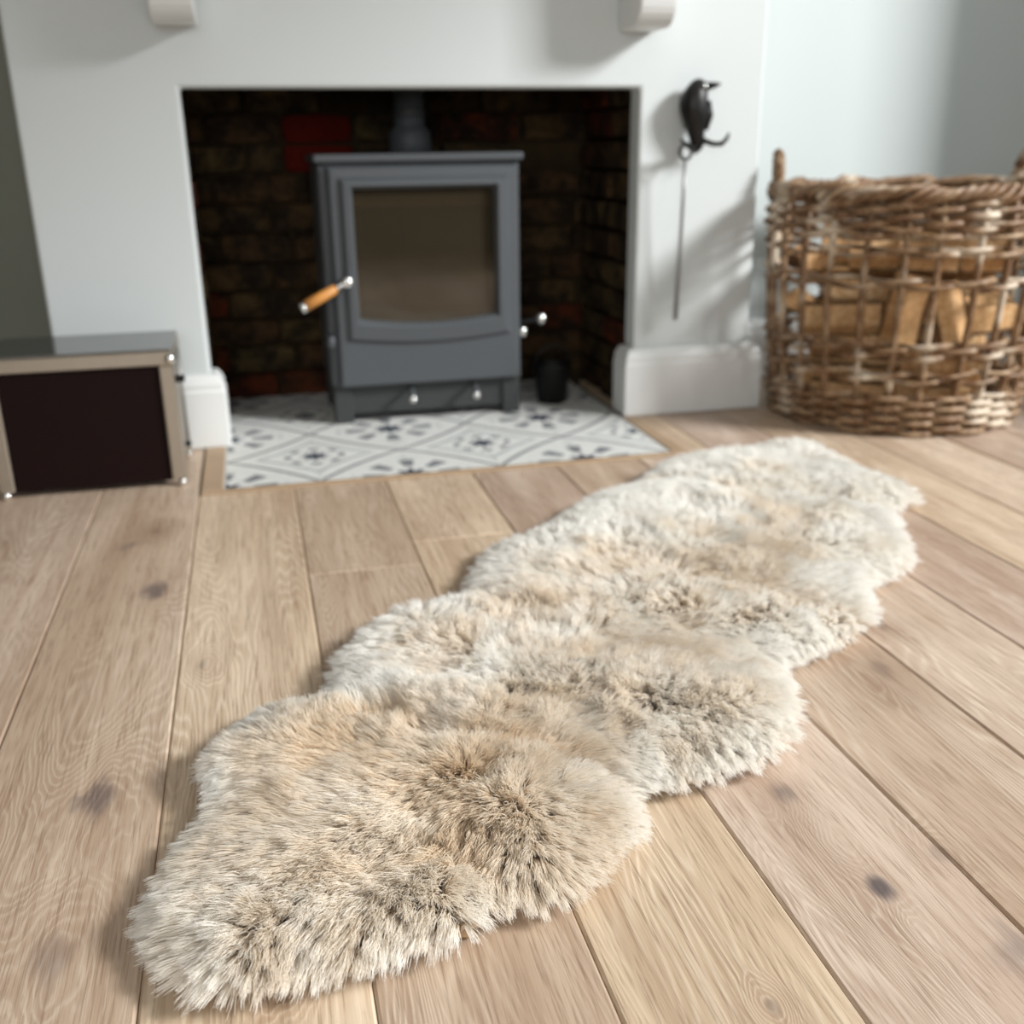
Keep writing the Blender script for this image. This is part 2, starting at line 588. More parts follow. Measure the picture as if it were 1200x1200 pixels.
# floor: sub-base with one object per oak plank
floor = struct(MB().box(LX, RX, BY, YA + 0.2, -0.12, -0.035).build('floor', M_sub))
lines = [-2.515, -2.23, -1.945, -1.66, -1.375, -1.09, -0.81, -0.518, -0.222, 0.065, 0.3515, 0.637, 0.9235, 1.2115, 1.4935, 1.779, 2.065, 2.351, 2.637, 2.923, 3.209, 3.495, 3.78]
HX0, HX1, HY0 = -0.218, 1.400, 3.150                # outer edge of the hearth trim
joints = {9: [2.42], 10: [0.2, 2.58], 7: [0.3], 8: [-0.6], 11: [0.35], 12: [-0.4], 13: [0.1], 14: [-0.5], 15: [-0.3], 16: [0.3], 17: [0.6], 6: [-0.5], 5: [0.8]}
TONE = {5: 0.5, 6: 0.40, 7: 0.35, 8: 0.12, 9: 0.85, 10: 0.45, 11: 0.15, 12: 0.20, 13: 0.05, 14: 0.0, 15: 0.05, 16: 0.15, 17: 0.1}   # how dark each run of boards is
for i in range(len(lines) - 1):
    x0, x1 = max(lines[i], LX), min(lines[i + 1], RX)
    segs = [BY] + joints.get(i, [random.uniform(-1.2, 0.3)]) + [YA + 0.15]
    for a, b in zip(segs[:-1], segs[1:]):
        pieces = [(x0, x1, a, b)]
        if b > HY0 and x1 > HX0 and x0 < HX1:        # stop at the hearth trim
            pieces = [(x0, x1, a, HY0)]
            if x0 < HX0:
                pieces.append((x0, HX0, HY0, b))
            if x1 > HX1:
                pieces.append((HX1, x1, HY0, b))
        for (p0, p1, q0, q1) in pieces:
            if p1 - p0 < 0.01 or q1 - q0 < 0.01:
                continue
            pl_ = MB().box(p0 + 0.0006, p1 - 0.0006, q0, q1, -0.033, 0.0, 0.0042).build('plank', M_plank, floor, origin=((p0 + p1) / 2, (q0 + q1) / 2, 0))
            pl_['tone'] = float(TONE.get(i, 0.3) + random.uniform(-0.06, 0.06))

# chimney breast with the fire opening
poly = [(XL, -0.03), (OX0, -0.03), (OX0, ZO), (OX1, ZO), (OX1, -0.03), (XR, -0.03), (XR, ZC), (XL, ZC)]
struct(MB().prism(poly, lambda a, b, d: (a, d, b), YW, YW + 0.10).build('wall_chimney_breast', M_wall, bevel=0.012, seg=3))
m = MB()
m.box(XL, XL + 0.05, YW + 0.1, YA, -0.03, ZC)
m.build('wall_breast_left_side', M_wall)
struct(bpy.data.objects['wall_breast_left_side'])
struct(MB().box(XR - 0.05, XR, YW + 0.1, YA, -0.03, ZC).build('wall_breast_right_side', M_wall))
struct(MB().box(LX, XL + 0.05, YA, YA + 0.1, -0.03, ZC).build('wall_alcove_left', M_alcove_left))
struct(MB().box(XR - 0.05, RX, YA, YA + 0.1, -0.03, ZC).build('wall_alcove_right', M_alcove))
struct(MB().box(LX - 0.1, LX, BY, YA + 0.1, -0.03, ZC).build('wall_left', M_lowbounce))
y0, y1, z0, z1 = WIN_R
hole = MB()
hole.box(RX, RX + 0.3, BY, y0, -0.03, ZC).box(RX, RX + 0.3, y1, YA + 0.1, -0.03, ZC)
hole.box(RX, RX + 0.3, y0, y1, -0.03, z0).box(RX, RX + 0.3, y0, y1, z1, ZC)
struct(hole.build('wall_right', M_wall))
x0, x1, z0b, z1b = WIN_FILL
hole = MB()
hole.box(LX, x0, BY - 0.3, BY, -0.03, ZC).box(x1, RX, BY - 0.3, BY, -0.03, ZC)
hole.box(x0, x1, BY - 0.3, BY, -0.03, z0b).box(x0, x1, BY - 0.3, BY, z1b, ZC)
struct(hole.build('wall_back', M_lowbounce))
struct(MB().box(LX - 0.1, RX + 0.1, BY - 0.1, YF + 0.4, ZC, ZC + 0.1).build('ceiling', M_ceil))
# window frames set in the reveals; the back one is added with the fill
w = MB()
fr = 0.06
w.box(RX + 0.16, RX + 0.22, y0, y0 + fr, z0, z1, 0.005).box(RX + 0.16, RX + 0.22, y1 - fr, y1, z0, z1, 0.005)
w.box(RX + 0.16, RX + 0.22, y0 + fr, y1 - fr, z0, z0 + fr, 0.005).box(RX + 0.16, RX + 0.22, y0 + fr, y1 - fr, z1 - fr, z1, 0.005)
struct(w.build('window_1', M_skirt))
w = MB()
w.box(x0, x0 + fr, BY - 0.22, BY - 0.16, z0b, z1b, 0.005).box(x1 - fr, x1, BY - 0.22, BY - 0.16, z0b, z1b, 0.005)
w.box(x0, x1, BY - 0.22, BY - 0.16, z0b, z0b + fr, 0.005).box(x0, x1, BY - 0.22, BY - 0.16, z1b - fr, z1b, 0.005)
struct(w.build('added_window', M_skirt))



# skirting boards: a profile swept along a mitred path
def skirting(name, path, z0=0.0, h=0.262, d=0.046):
    prof = [(0.0, z0), (d, z0), (d, h - 0.058), (d - 0.006, h - 0.05), (d - 0.004, h - 0.034), (d - 0.014, h - 0.014), (d - 0.026, h), (0.0, h)]
    P = [Vector((a, b)) for a, b in path]
    loops = []
    for i, p in enumerate(P):
        d0 = (p - P[i - 1]).normalized() if i > 0 else (P[1] - P[0]).normalized()
        d1 = (P[i + 1] - p).normalized() if i < len(P) - 1 else d0
        n0 = Vector((d0.y, -d0.x))
        n1 = Vector((d1.y, -d1.x))
        n = (n0 + n1).normalized()
        k = 1.0 / max(0.3, n.dot(n0))
        loops.append([(p.x + n.x * k * o, p.y + n.y * k * o, z) for o, z in prof])
    return struct(MB().loft(loops, True, True, True).build(name, M_skirt, bevel=0.006))


skirting('baseboard_chimney_left', [(XL, YA), (XL, YW), (OX0, YW), (OX0, YW + 0.10)], 0.002)
skirting('baseboard_chimney_right', [(OX1, YW + 0.10), (OX1, YW), (XR, YW), (XR, YA)], 0.002)
skirting('baseboard_alcove_left', [(LX, YA), (XL - 0.047, YA)], 0.002)
skirting('baseboard_alcove_right', [(XR + 0.047, YA), (RX, YA)], 0.002)

# hearth: patterned tiles edged with an oak strip
hearth = struct(MB().box(-0.150, 1.345, 3.176, YF, -0.05, 0.0028).build('floor_hearth', M_grout))
for i in range(5):
    for j in range(5):
        tx, ty = -0.144 + i * 0.295, 3.18 + j * 0.295
        if ty > YF - 0.1:
            continue
        ty1 = min(ty + 0.295, YF)
        MB().box(tx + 0.0008, tx + 0.2942, ty + 0.0008, ty1 - 0.0008, -0.03, 0.004, 0.0008).build('hearth_tile', M_tile, hearth, origin=(tx + 0.1475, ty + 0.1475, 0.0))
struct(MB().box(HX0, HX1, HY0, 3.177, -0.04, 0.007, 0.004).build('trim_1', M_trim))
struct(MB().box(HX0, -0.150, 3.178, YW - 0.046, -0.04, 0.007, 0.004).build('trim_2', M_trim))
struct(MB().box(1.346, HX1, 3.178, YW - 0.046, -0.04, 0.007, 0.004).build('trim_3', M_trim))

# firebox: rough brick walls, one object per brick
back = struct(MB().box(OX0 - 0.15, OX1 + 0.15, YF + 0.03, YF + 0.12, -0.05, 1.5).build('wall_firebox_back', M_mortar))
sideL = struct(MB().box(OX0 - 0.15, OX0 - 0.05, YW + 0.1, YF + 0.03, -0.05, 1.5).build('wall_firebox_left', M_mortar))
sideR = struct(MB().box(OX1 + 0.05, OX1 + 0.15, YW + 0.1, YF + 0.03, -0.05, 1.5).build('wall_firebox_right', M_mortar))
struct(MB().box(OX0 - 0.15, OX1 + 0.15, YW + 0.1, YF + 0.12, 1.24, 1.32).build('ceiling_firebox', M_plate))
BH, BL, JT = 0.098, 0.315, 0.016


def rough_brick(x0, x1, y0, y1, z0, z1, parent, mat):
    bm = bmesh.new()
    bmesh.ops.create_cube(bm, size=1.0)
    bmesh.ops.subdivide_edges(bm, edges=list(bm.edges), cuts=1, use_grid_fill=True)
    c = Vector(((x0 + x1) / 2, (y0 + y1) / 2, (z0 + z1) / 2))
    s = Vector((x1 - x0, y1 - y0, z1 - z0))
    vs = []
    bm.verts.index_update()
    for v in bm.verts:
        q = Vector([v.co[k] * (0.93 if sum(abs(t) > .4 for t in v.co) == 3 else 1.0) for k in range(3)])
        p = c + Vector((q.x * s.x, q.y * s.y, q.z * s.z)) + Vector((random.uniform(-1, 1), random.uniform(-1, 1), random.uniform(-1, 1))) * 0.006
        vs.append(p)
    fs = [[v.index for v in f.verts] for f in bm.faces]
    bm.free()
    return MB().add(vs, fs).build('brick', mat, parent, origin=c)


for r in range(12):
    z = 0.006 + r * (BH + JT)
    x = OX0 - 0.05 - (BL / 2 if r % 2 else 0)
    while x < OX1 + 0.05:
        L = BL * random.uniform(0.75, 1.1)
        if r in (8, 9) and x < 0.17 < x + L + 0.1:
            L = 0.17 - JT - x
        elif r in (8, 9) and abs(x - 0.17) < 0.002:
            L = 0.27
        a, b = max(x, OX0 - 0.04), min(x + L, OX1 + 0.04)
        if b - a > 0.05:
            red = (r in (8, 9) and abs(a - 0.17) < 0.002)
            if random.random() < 0.07 and not red:
                x += L + JT
                continue
            rough_brick(a, b, YF - random.uniform(0.0, 0.03), YF + 0.06, z, z + BH, back, M_brick_red if red else M_brick)
        x += L + JT
    for side, par in ((0, sideL), (1, sideR)):
        y = YW + 0.105 - (0.1 if r % 2 else 0)
        while y < YF - 0.03:
            L = BL * random.uniform(0.8, 1.05)
            a, b = max(y, YW + 0.102), min(y + L, YF - 0.035)
            if b - a > 0.04:
                o = random.uniform(0.0, 0.012)
                if side == 0:
                    rough_brick(OX0 - 0.08, OX0 - 0.014 + o, a, b, z, z + BH, par, M_brick)
                else:
                    rough_brick(OX1 + 0.014 - o, OX1 + 0.08, a, b, z, z + BH, par, M_brick)
            y += L + JT

# ------------------------------------------------------------------ mantel shelf on two corbels
mt = thing('mantel_shelf', 'white mantel shelf carried on two plain corbels above the fire opening', 'mantel shelf', (0.6, 3.6, 1.37))
MB().box(-0.42, 1.62, 3.42, YW, 1.86, 1.93, 0.01).build('shelf', M_skirt, mt)
for cx in (-0.163, 1.382):
    prof = [(YW, 1.375), (3.60, 1.375)]
    for k in range(1, 8):
        a = k / 7 * PI / 2
        prof.append((3.60 - 0.09 * math.sin(a), 1.375 + 0.10 * (1 - math.cos(a))))
    prof += [(3.50, 1.86), (YW, 1.86)]
    MB().prism(prof, lambda a, b, d: (d, a, b), cx - 0.066, cx + 0.066).build('corbel', M_skirt, mt, bevel=0.008)

# ------------------------------------------------------------------ wood-burning stove
st = thing('wood_burning_stove', 'grey steel wood-burning stove with glazed door inside the fireplace', 'stove', (0.62, 4.05, 0.004))
SX0, SX1, SY0, SY1 = 0.256, 0.992, 3.885, 4.32
b = MB()
b.box(SX0, SX0 + 0.03, SY0, SY1, 0.15, 0.955, 0.006).box(SX1 - 0.03, SX1, SY0, SY1, 0.15, 0.955, 0.006)
b.box(SX0 + 0.02, SX1 - 0.02, SY1 - 0.03, SY1, 0.15, 0.955).box(SX0 + 0.02, SX1 - 0.02, SY0 + 0.004, SY1, 0.15, 0.2)
b.box(SX0 + 0.02, SX1 - 0.02, SY0 + 0.004, SY0 + 0.04, 0.89, 0.955)
b.box(SX0 + 0.02, SX0 + 0.10, SY0 + 0.004, SY0 + 0.03, 0.2, 0.9).box(SX1 - 0.10, SX1 - 0.02, SY0 + 0.004, SY0 + 0.03, 0.2, 0.9)
b.build('body', M_stove, st)
MB().box(SX0 - 0.014, SX1 + 0.012, SY0 - 0.028, SY1 + 0.01, 0.957, 0.985, 0.007, seg=2).build('top_plate', M_stove, st)
li = MB()
li.box(SX0 + 0.031, SX0 + 0.06, SY0 + 0.06, SY1 - 0.031, 0.21, 0.88).box(SX1 - 0.06, SX1 - 0.031, SY0 + 0.06, SY1 - 0.031, 0.21, 0.88)
li.box(SX0 + 0.06, SX1 - 0.06, SY1 - 0.06, SY1 - 0.031, 0.21, 0.88).box(SX0 + 0.06, SX1 - 0.06, SY0 + 0.06, SY1 - 0.06, 0.21, 0.235)
li.build('firebrick_lining', M_fire, st)
MB().box(SX0 + 0.062, SX1 - 0.062, SY0 + 0.045, SY1 - 0.12, 0.80, 0.835, 0.003).build('baffle_plate', M_baffle, st)
for k, (ax, ay, bx_, by_, zz) in enumerate([(0.40, 4.05, 0.78, 4.12, 0.29), (0.44, 4.18, 0.84, 4.02, 0.36)]):
    MB().tube([(ax, ay, zz), ((ax + bx_) / 2, (ay + by_) / 2, zz + 0.01), (bx_, by_, zz)], [0.05, 0.055, 0.048], 10).build('charred_log', M_bark, st)


def arch_loop(x0, x1, z0, z1, y, sag, k=10, rc=0.02):
    """closed outline: straight top and sides, bottom bowed down by sag, small rounded corners"""
    pts = []
    for i in range(k):
        s = i / k
        pts.append((x0 + (x1 - x0) * s, y, z0 - sag * (1 - (2 * s - 1) ** 2)))
    for i in range(k):
        pts.append((x1, y, z0 + (z1 - z0) * i / k))
    for i in range(k):
        pts.append((x1 + (x0 - x1) * i / k, y, z1))
    for i in range(k):
        pts.append((x0, y, z1 + (z0 - z1) * i / k))
    return pts


YD = SY0 - 0.04
DX0, DX1, DZ0, DZ1 = 0.288, 0.984, 0.152, 0.942
GX0, GX1, GZ0, GZ1 = 0.372, 0.890, 0.408, 0.866
loops = [arch_loop(DX0, DX1, DZ0, DZ1, SY0 + 0.002, 0),
         arch_loop(DX0, DX1, DZ0, DZ1, YD + 0.014, 0),
         arch_loop(DX0 + 0.008, DX1 - 0.008, DZ0 + 0.006, DZ1 - 0.008, YD + 0.006, 0),
         arch_loop(0.322, 0.945, 0.325, 0.908, YD + 0.004, 0.022),
         arch_loop(0.338, 0.929, 0.340, 0.894, YD - 0.012, 0.022),
         arch_loop(GX0 - 0.012, GX1 + 0.012, GZ0 - 0.018, GZ1 + 0.012, YD - 0.014, 0.022),
         arch_loop(GX0 - 0.004, GX1 + 0.004, GZ0 - 0.006, GZ1 + 0.004, YD - 0.004, 0.023),
         arch_loop(GX0, GX1, GZ0, GZ1, YD + 0.022, 0.024)]
door = MB().loft(loops).build('door', M_stove, st)
MB().loft([arch_loop(GX0 - 0.01, GX1 + 0.01, GZ0 - 0.01, GZ1 + 0.01, YD + 0.022, 0.024), arch_loop(GX0 - 0.01, GX1 + 0.01, GZ0 - 0.01, GZ1 + 0.01, YD + 0.029, 0.024)], True, True, True).build('door_glass', M_glassdoor, door)
# base: plinth recess, two feet, ash lip and air controls
MB().box(SX0 + 0.012, SX1 - 0.012, SY0 + 0.012, SY1 - 0.02, 0.036, 0.15, 0.004).build('ash_drawer', M_stove_dk, st)
for fx0, fx1 in ((SX0 + 0.004, SX0 + 0.075), (SX1 - 0.075, SX1 - 0.004)):
    for fy in (SY0 + 0.0, SY1 - 0.09):
        MB().box(fx0, fx1, fy, fy + 0.08, 0.004, 0.15, 0.005).build('foot', M_stove_dk, st)
for kx in (0.552, 0.800):
    k = MB().tube([(kx, SY0 + 0.02, 0.130), (kx, YD - 0.01, 0.128), (kx, YD - 0.02, 0.118), (kx, YD - 0.022, 0.10)], 0.008, 8).build('air_control', M_stove, st)
    MB().lathe([(0.004, -0.016), (0.013, -0.010), (0.016, 0.0), (0.013, 0.010), (0.004, 0.016)], (kx, YD - 0.022, 0.100), 14).build('control_knob', M_chrome, k)
# side lever with a bright ball, and hinge pins
lv = MB().tube([(SX1 - 0.02, 4.0, 0.335), (1.04, 3.96, 0.35), (1.085, 3.93, 0.362)], 0.007, 8).build('side_lever', M_stove_dk, st)
MB().lathe([(0.004, -0.024), (0.015, -0.017), (0.021, 0.0), (0.015, 0.017), (0.004, 0.024)], (1.088, 3.925, 0.363), 16).build('lever_ball', M_chrome, lv)
MB().lathe([(0.012, -0.018), (0.016, -0.010), (0.016, 0.012), (0.010, 0.018)], (0.999, 3.872, 0.325), 14).build('hinge_pin', M_chrome, st)
MB().lathe([(0.012, -0.022), (0.016, -0.012), (0.016, 0.014), (0.010, 0.022)], (0.262, 3.87, 0.325), 14).build('hinge_pin', M_stove, st)
# door handle: chrome boss, turned wooden grip, chrome end cap
bo = MB().lathe([(0.020, -0.005), (0.023, 0.010), (0.022, 0.025), (0.014, 0.034), (0.003, 0.037)], (0.330, YD - 0.012, 0.548), 18, 'Y').build('handle_boss', M_chrome, st)
A, B = Vector((0.330, YD - 0.03, 0.548)), Vector((0.160, YD - 0.085, 0.470))
def lerp(t): return A + (B - A) * t
MB().tube([lerp(0.0), lerp(0.3)], [0.008, 0.009], 10).build('handle_rod', M_chrome, bo)
MB().tube([lerp(0.26), lerp(0.3), lerp(0.6), lerp(0.93)], [0.014, 0.018, 0.0195, 0.0205], 14).build('wooden_grip', M_handle, bo)
MB().tube([lerp(0.93), lerp(0.98), lerp(1.02), lerp(1.04)], [0.021, 0.022, 0.018, 0.006], 14).build('end_cap', M_chrome, bo)
# flue
fl = MB().lathe([(0.078, 0.985), (0.082, 0.990), (0.080, 1.055), (0.066, 1.075), (0.058, 1.085), (0.058, 1.25)], (0.632, 4.15, 0), 28).build('flue_pipe', M_stove, st)
MB().lathe([(0.062, 1.115), (0.064, 1.12), (0.064, 1.14), (0.062, 1.145)], (0.632, 4.15, 0), 28).build('flue_collar', M_stove_dk, fl)

# small black bucket to the right of the stove
bk = thing('ash_bucket', 'small black bucket standing on the firebox floor right of the stove', 'bucket', (1.16, 4.02, 0.004))
MB().lathe([(0.055, 0.0), (0.060, 0.004), (0.074, 0.15), (0.078, 0.155), (0.076, 0.16), (0.070, 0.155), (0.056, 0.02), (0.0, 0.018)], (1.16, 4.02, 0.004), 24).build('bucket_body', M_black, bk)
MB().tube([(1.16 + 0.076 * math.cos(a), 4.02 - 0.02 * math.sin(a), 0.155 + 0.085 * math.sin(a)) for a in np.linspace(0, PI, 13)], 0.005, 6).build('bail_handle', M_black, bk)

# ------------------------------------------------------------------ wall hook and poker
HKX, HKY = 1.600, YW
hk = thing('wall_hook', 'black cast-iron wall hook shaped like a perched bird above two prongs', 'wall hook', (HKX, HKY, 1.10))
body = MB()
prof = [(1.222, 0.010, 1.602), (1.212, 0.026, 1.600), (1.195, 0.038, 1.596), (1.172, 0.047, 1.590), (1.145, 0.052, 1.588), (1.115, 0.052, 1.590), (1.085, 0.046, 1.594), (1.060, 0.037, 1.598), (1.035, 0.030, 1.602), (1.005, 0.026, 1.606), (0.985, 0.018, 1.606), (0.975, 0.006, 1.604)]
lp = []
for z, r, x in prof:
    lp.append([(x + r * math.cos(a) * (1 + 0.06 * math.sin(5 * a + z * 60)), HKY - 0.055 + r * 0.85 * math.sin(a), z) for a in np.linspace(0, 2 * PI, 17)[:-1]])
body.loft(lp, True, True, True, sm=True)
body.tube([(1.60, HKY - 0.05, 1.11), (1.60, HKY, 1.11)], 0.025, 10)
body.build('bird_body', M_iron, hk)
MB().tube([(1.625, HKY - 0.07, 1.196), (1.652, HKY - 0.085, 1.200), (1.672, HKY - 0.09, 1.204)], [0.015, 0.010, 0.003], 8).build('beak', M_iron, hk)
MB().lathe([(0.002, -0.004), (0.009, 0.0), (0.008, 0.006), (0.002, 0.009)], (1.612, HKY - 0.088, 1.196), 12, 'Y').build('eye', M_chrome, hk)
MB().tube([(1.64, HKY - 0.06, 1.15), (1.648, HKY - 0.06, 1.10), (1.636, HKY - 0.065, 1.05)], [0.010, 0.014, 0.006], 8).build('wing', M_iron, hk)
MB().tube([(1.612, HKY - 0.04, 1.02), (1.630, HKY - 0.06, 1.015), (1.655, HKY - 0.085, 1.003), (1.682, HKY - 0.10, 1.003), (1.702, HKY - 0.10, 1.022), (1.708, HKY - 0.10, 1.040)], [0.010, 0.010, 0.009, 0.009, 0.007, 0.004], 8).build('prong', M_iron, hk)
MB().tube([(1.606, HKY - 0.05, 0.985), (1.580, HKY - 0.07, 0.990), (1.555, HKY - 0.09, 1.000), (1.536, HKY - 0.10, 1.006), (1.524, HKY - 0.10, 1.022)], [0.016, 0.012, 0.011, 0.009, 0.004], 8).build('prong', M_iron, hk)
pk = thing('fire_poker', 'thin grey steel poker hanging by its ring from the wall hook', 'poker', (1.545, YW - 0.08, 0.37))
MB().tube([(1.548 + 0.024 * math.cos(a), YW - 0.092 + 0.004 * math.cos(a), 0.978 + 0.026 * math.sin(a)) for a in np.linspace(0, 2 * PI, 25)[:-1]], 0.006, 8, True).build('ring', M_iron, pk)
MB().tube([(1.548, YW - 0.091, 0.953), (1.548, YW - 0.085, 0.80), (1.549, YW - 0.07, 0.55), (1.549, YW - 0.055, 0.375)], [0.0062, 0.0064, 0.007, 0.0085], 10).build('shaft', M_rod, pk)

# ------------------------------------------------------------------ low cabinet at the left
cb = thing('low_cabinet', 'low metal-framed cabinet with dark brown front and grey glass top beside the hearth', 'cabinet', (-0.52, 3.44, 0.0))
CX0, CX1, CY0, CY1, CZ = -0.808, -0.262, 3.262, 3.62, 0.437
f = MB()
for px_ in (CX0, CX1 - 0.042):
    for py_ in (CY0, CY1 - 0.03):
        MB().box(px_, px_ + 0.042, py_, py_ + 0.03, 0.022, CZ - 0.05, 0.004).build('post', M_steel, cb)
        MB().lathe([(0.010, 0.0), (0.014, 0.002), (0.014, 0.018), (0.010, 0.023)], (px_ + (0.016 if px_ < -0.5 else 0.03), py_ + 0.012, 0.0), 14).build('glide_foot', M_chrome, cb)
MB().box(CX0, CX1, CY0 - 0.004, CY0 + 0.03, CZ - 0.05, CZ - 0.006, 0.004).build('top_rail', M_steel, cb)
MB().box(CX0, CX1, CY1 - 0.03, CY1, CZ - 0.05, CZ - 0.006, 0.004).build('top_rail', M_steel, cb)
for px_ in (CX0, CX1 - 0.03):
    MB().box(px_, px_ + 0.03, CY0 + 0.03, CY1 - 0.03, CZ - 0.05, CZ - 0.006, 0.004).build('top_rail', M_steel, cb)
MB().box(CX0 + 0.001, CX1 - 0.001, CY0 + 0.004, CY1, CZ - 0.006, CZ, 0.002).build('glass_top', M_topglass, cb)
MB().box(CX0 + 0.042, CX1 - 0.042, CY0 + 0.012, CY0 + 0.03, 0.020, CZ - 0.05, 0.002).build('front_panel', M_darkfront, cb)
MB().box(CX1 - 0.02, CX1 - 0.008, CY0 + 0.03, CY1 - 0.03, 0.04, CZ - 0.05, 0.002).build('side_panel', M_steel, cb)
MB().box(CX0 + 0.008, CX0 + 0.02, CY0 + 0.03, CY1 - 0.03, 0.04, CZ - 0.05, 0.002).build('side_panel', M_steel, cb)
MB().box(CX0 + 0.02, CX1 - 0.02, CY0 + 0.03, CY1 - 0.02, 0.03, 0.05, 0.002).build('bottom_panel', M_darkfront, cb)
MB().lathe([(0.006, -0.016), (0.014, -0.010), (0.016, 0.0), (0.014, 0.010), (0.006, 0.016)], (CX1 - 0.006, CY0 + 0.0, CZ - 0.030), 14).build('corner_knob', M_chrome, cb)
MB().box(CX1 - 0.012, CX1 + 0.022, CY0 + 0.10, CY0 + 0.14, 0.312, 0.330, 0.003).build('side_catch', M_black, cb)
MB().tube([(CX1 + 0.004, CY0 + 0.20, 0.40), (CX1 + 0.004, CY0 + 0.20, 0.09)], 0.005, 8).build('side_rod', M_rod, cb)
MB().lathe([(0.004, -0.010), (0.010, -0.005), (0.010, 0.006), (0.004, 0.010)], (CX1 + 0.004, CY0 + 0.20, 0.085), 12).build('rod_end', M_black, cb)

# ------------------------------------------------------------------ willow log basket
BC = np.array((2.415, 3.530))
bs = thing('log_basket', 'large round willow basket with open weave, filled with split logs', 'basket', (BC[0], BC[1], 0.0))
NS = 26


def brad(z):
    return 0.447 + 0.050 * min(1.0, z / 0.7) + 0.018 * math.sin(PI * min(1, z / 0.8))


def ring_pt(th, z, dr=0.0):
    r = brad(z) + dr
    return (BC[0] + r * math.cos(th), BC[1] + r * math.sin(th) * 0.97, z)


for k in range(NS):
    th0 = 2 * PI * k / NS + random.uniform(-0.02, 0.02)
    lean = random.uniform(-0.03, 0.03)
    pts, rr = [], []
    for z in np.linspace(0.012, 0.83, 9):
        pts.append(ring_pt(th0 + lean * z + random.uniform(-0.004, 0.004), z))
        rr.append(random.uniform(0.0115, 0.014))
    MB().tube(pts, rr, 7).build('stake', M_willow, bs)


def weaver(z, phase, r=0.009, amp=0.016, zamp=0.004, n=NS * 6, dz=0.0, halves=True):
    jit = [random.uniform(-1, 1) for _ in range(9)]
    pts, rr = [], []
    for i in range(n):
        th = 2 * PI * i / n
        wv = math.cos(NS / 2 * th + phase)
        zz = z + zamp * sum(jit[q] * math.sin((q + 1) * th + q) for q in range(5)) * 0.6 + dz * math.sin(NS / 2 * th + phase)
        pts.append(ring_pt(th, max(zz, r), amp * max(-1, min(1, 1.6 * wv))))
        rr.append(r * (1 + 0.16 * math.sin(3 * th + jit[0] * 9) + 0.1 * math.sin(11 * th + jit[2] * 7)))
    return MB().tube(pts, rr, 6, True).build('weaver', M_willow, bs)


for q in range(8):                                  # close-woven foot
    weaver(0.014 + q * 0.0185, PI * (q % 2), 0.0105, 0.018, 0.002)
for z in (0.207, 0.228):                            # open bands above it
    weaver(z, 0.0 if z < 0.22 else PI, 0.010, 0.018, 0.006, dz=0.006)
for q, z in enumerate((0.292, 0.313, 0.336)):
    weaver(z, PI * (q % 2), 0.0105, 0.018, 0.005, dz=0.004)
for q, z in enumerate((0.535, 0.556)):
    weaver(z, PI * (q % 2), 0.010, 0.018, 0.005, dz=0.005)
for q, z in enumerate((0.640, 0.658)):
    weaver(z, PI * (q % 2), 0.009, 0.017, 0.004, dz=0.004)
for q in range(6):                                  # thick border
    weaver(0.700 + q * 0.0215, PI * (q % 2), 0.0118, 0.021, 0.003, dz=0.003)
for q in range(5):                                  # plaited rim
    pts = []
    ph = 2 * PI * q / 5
    for i in range(260):
        th = 2 * PI * i / 260
        a = 17 * th + ph
        p = ring_pt(th, 0.838 + 0.007 * math.sin(5 * th + q) + 0.004 * math.sin(13 * th + 2 * q) + 0.018 * math.sin(a), (0.026 + 0.005 * math.sin(7 * th + q)) * math.cos(a))
        pts.append(p)
    MB().tube(pts, 0.0125, 6, True).build('rim_plait', M_willow, bs)
for th in (math.radians(157), math.radians(0)):     # two upright handles
    for q in range(3):
        pts = []
        for s in np.linspace(0, 1, 26):
            a = PI * s
            dth = 0.155 * math.cos(a)
            z = 0.74 + 0.225 * math.sin(a) ** 0.8
            wob = 2 * PI * (s * 4.0 + q / 3)
            p = ring_pt(th + dth, z, 0.0)
            pts.append((p[0] + 0.011 * math.cos(wob), p[1] + 0.011 * math.sin(wob), p[2] + 0.011 * math.sin(wob)))
        MB().tube(pts, 0.0115, 7).build('handle_strand', M_willow, bs)

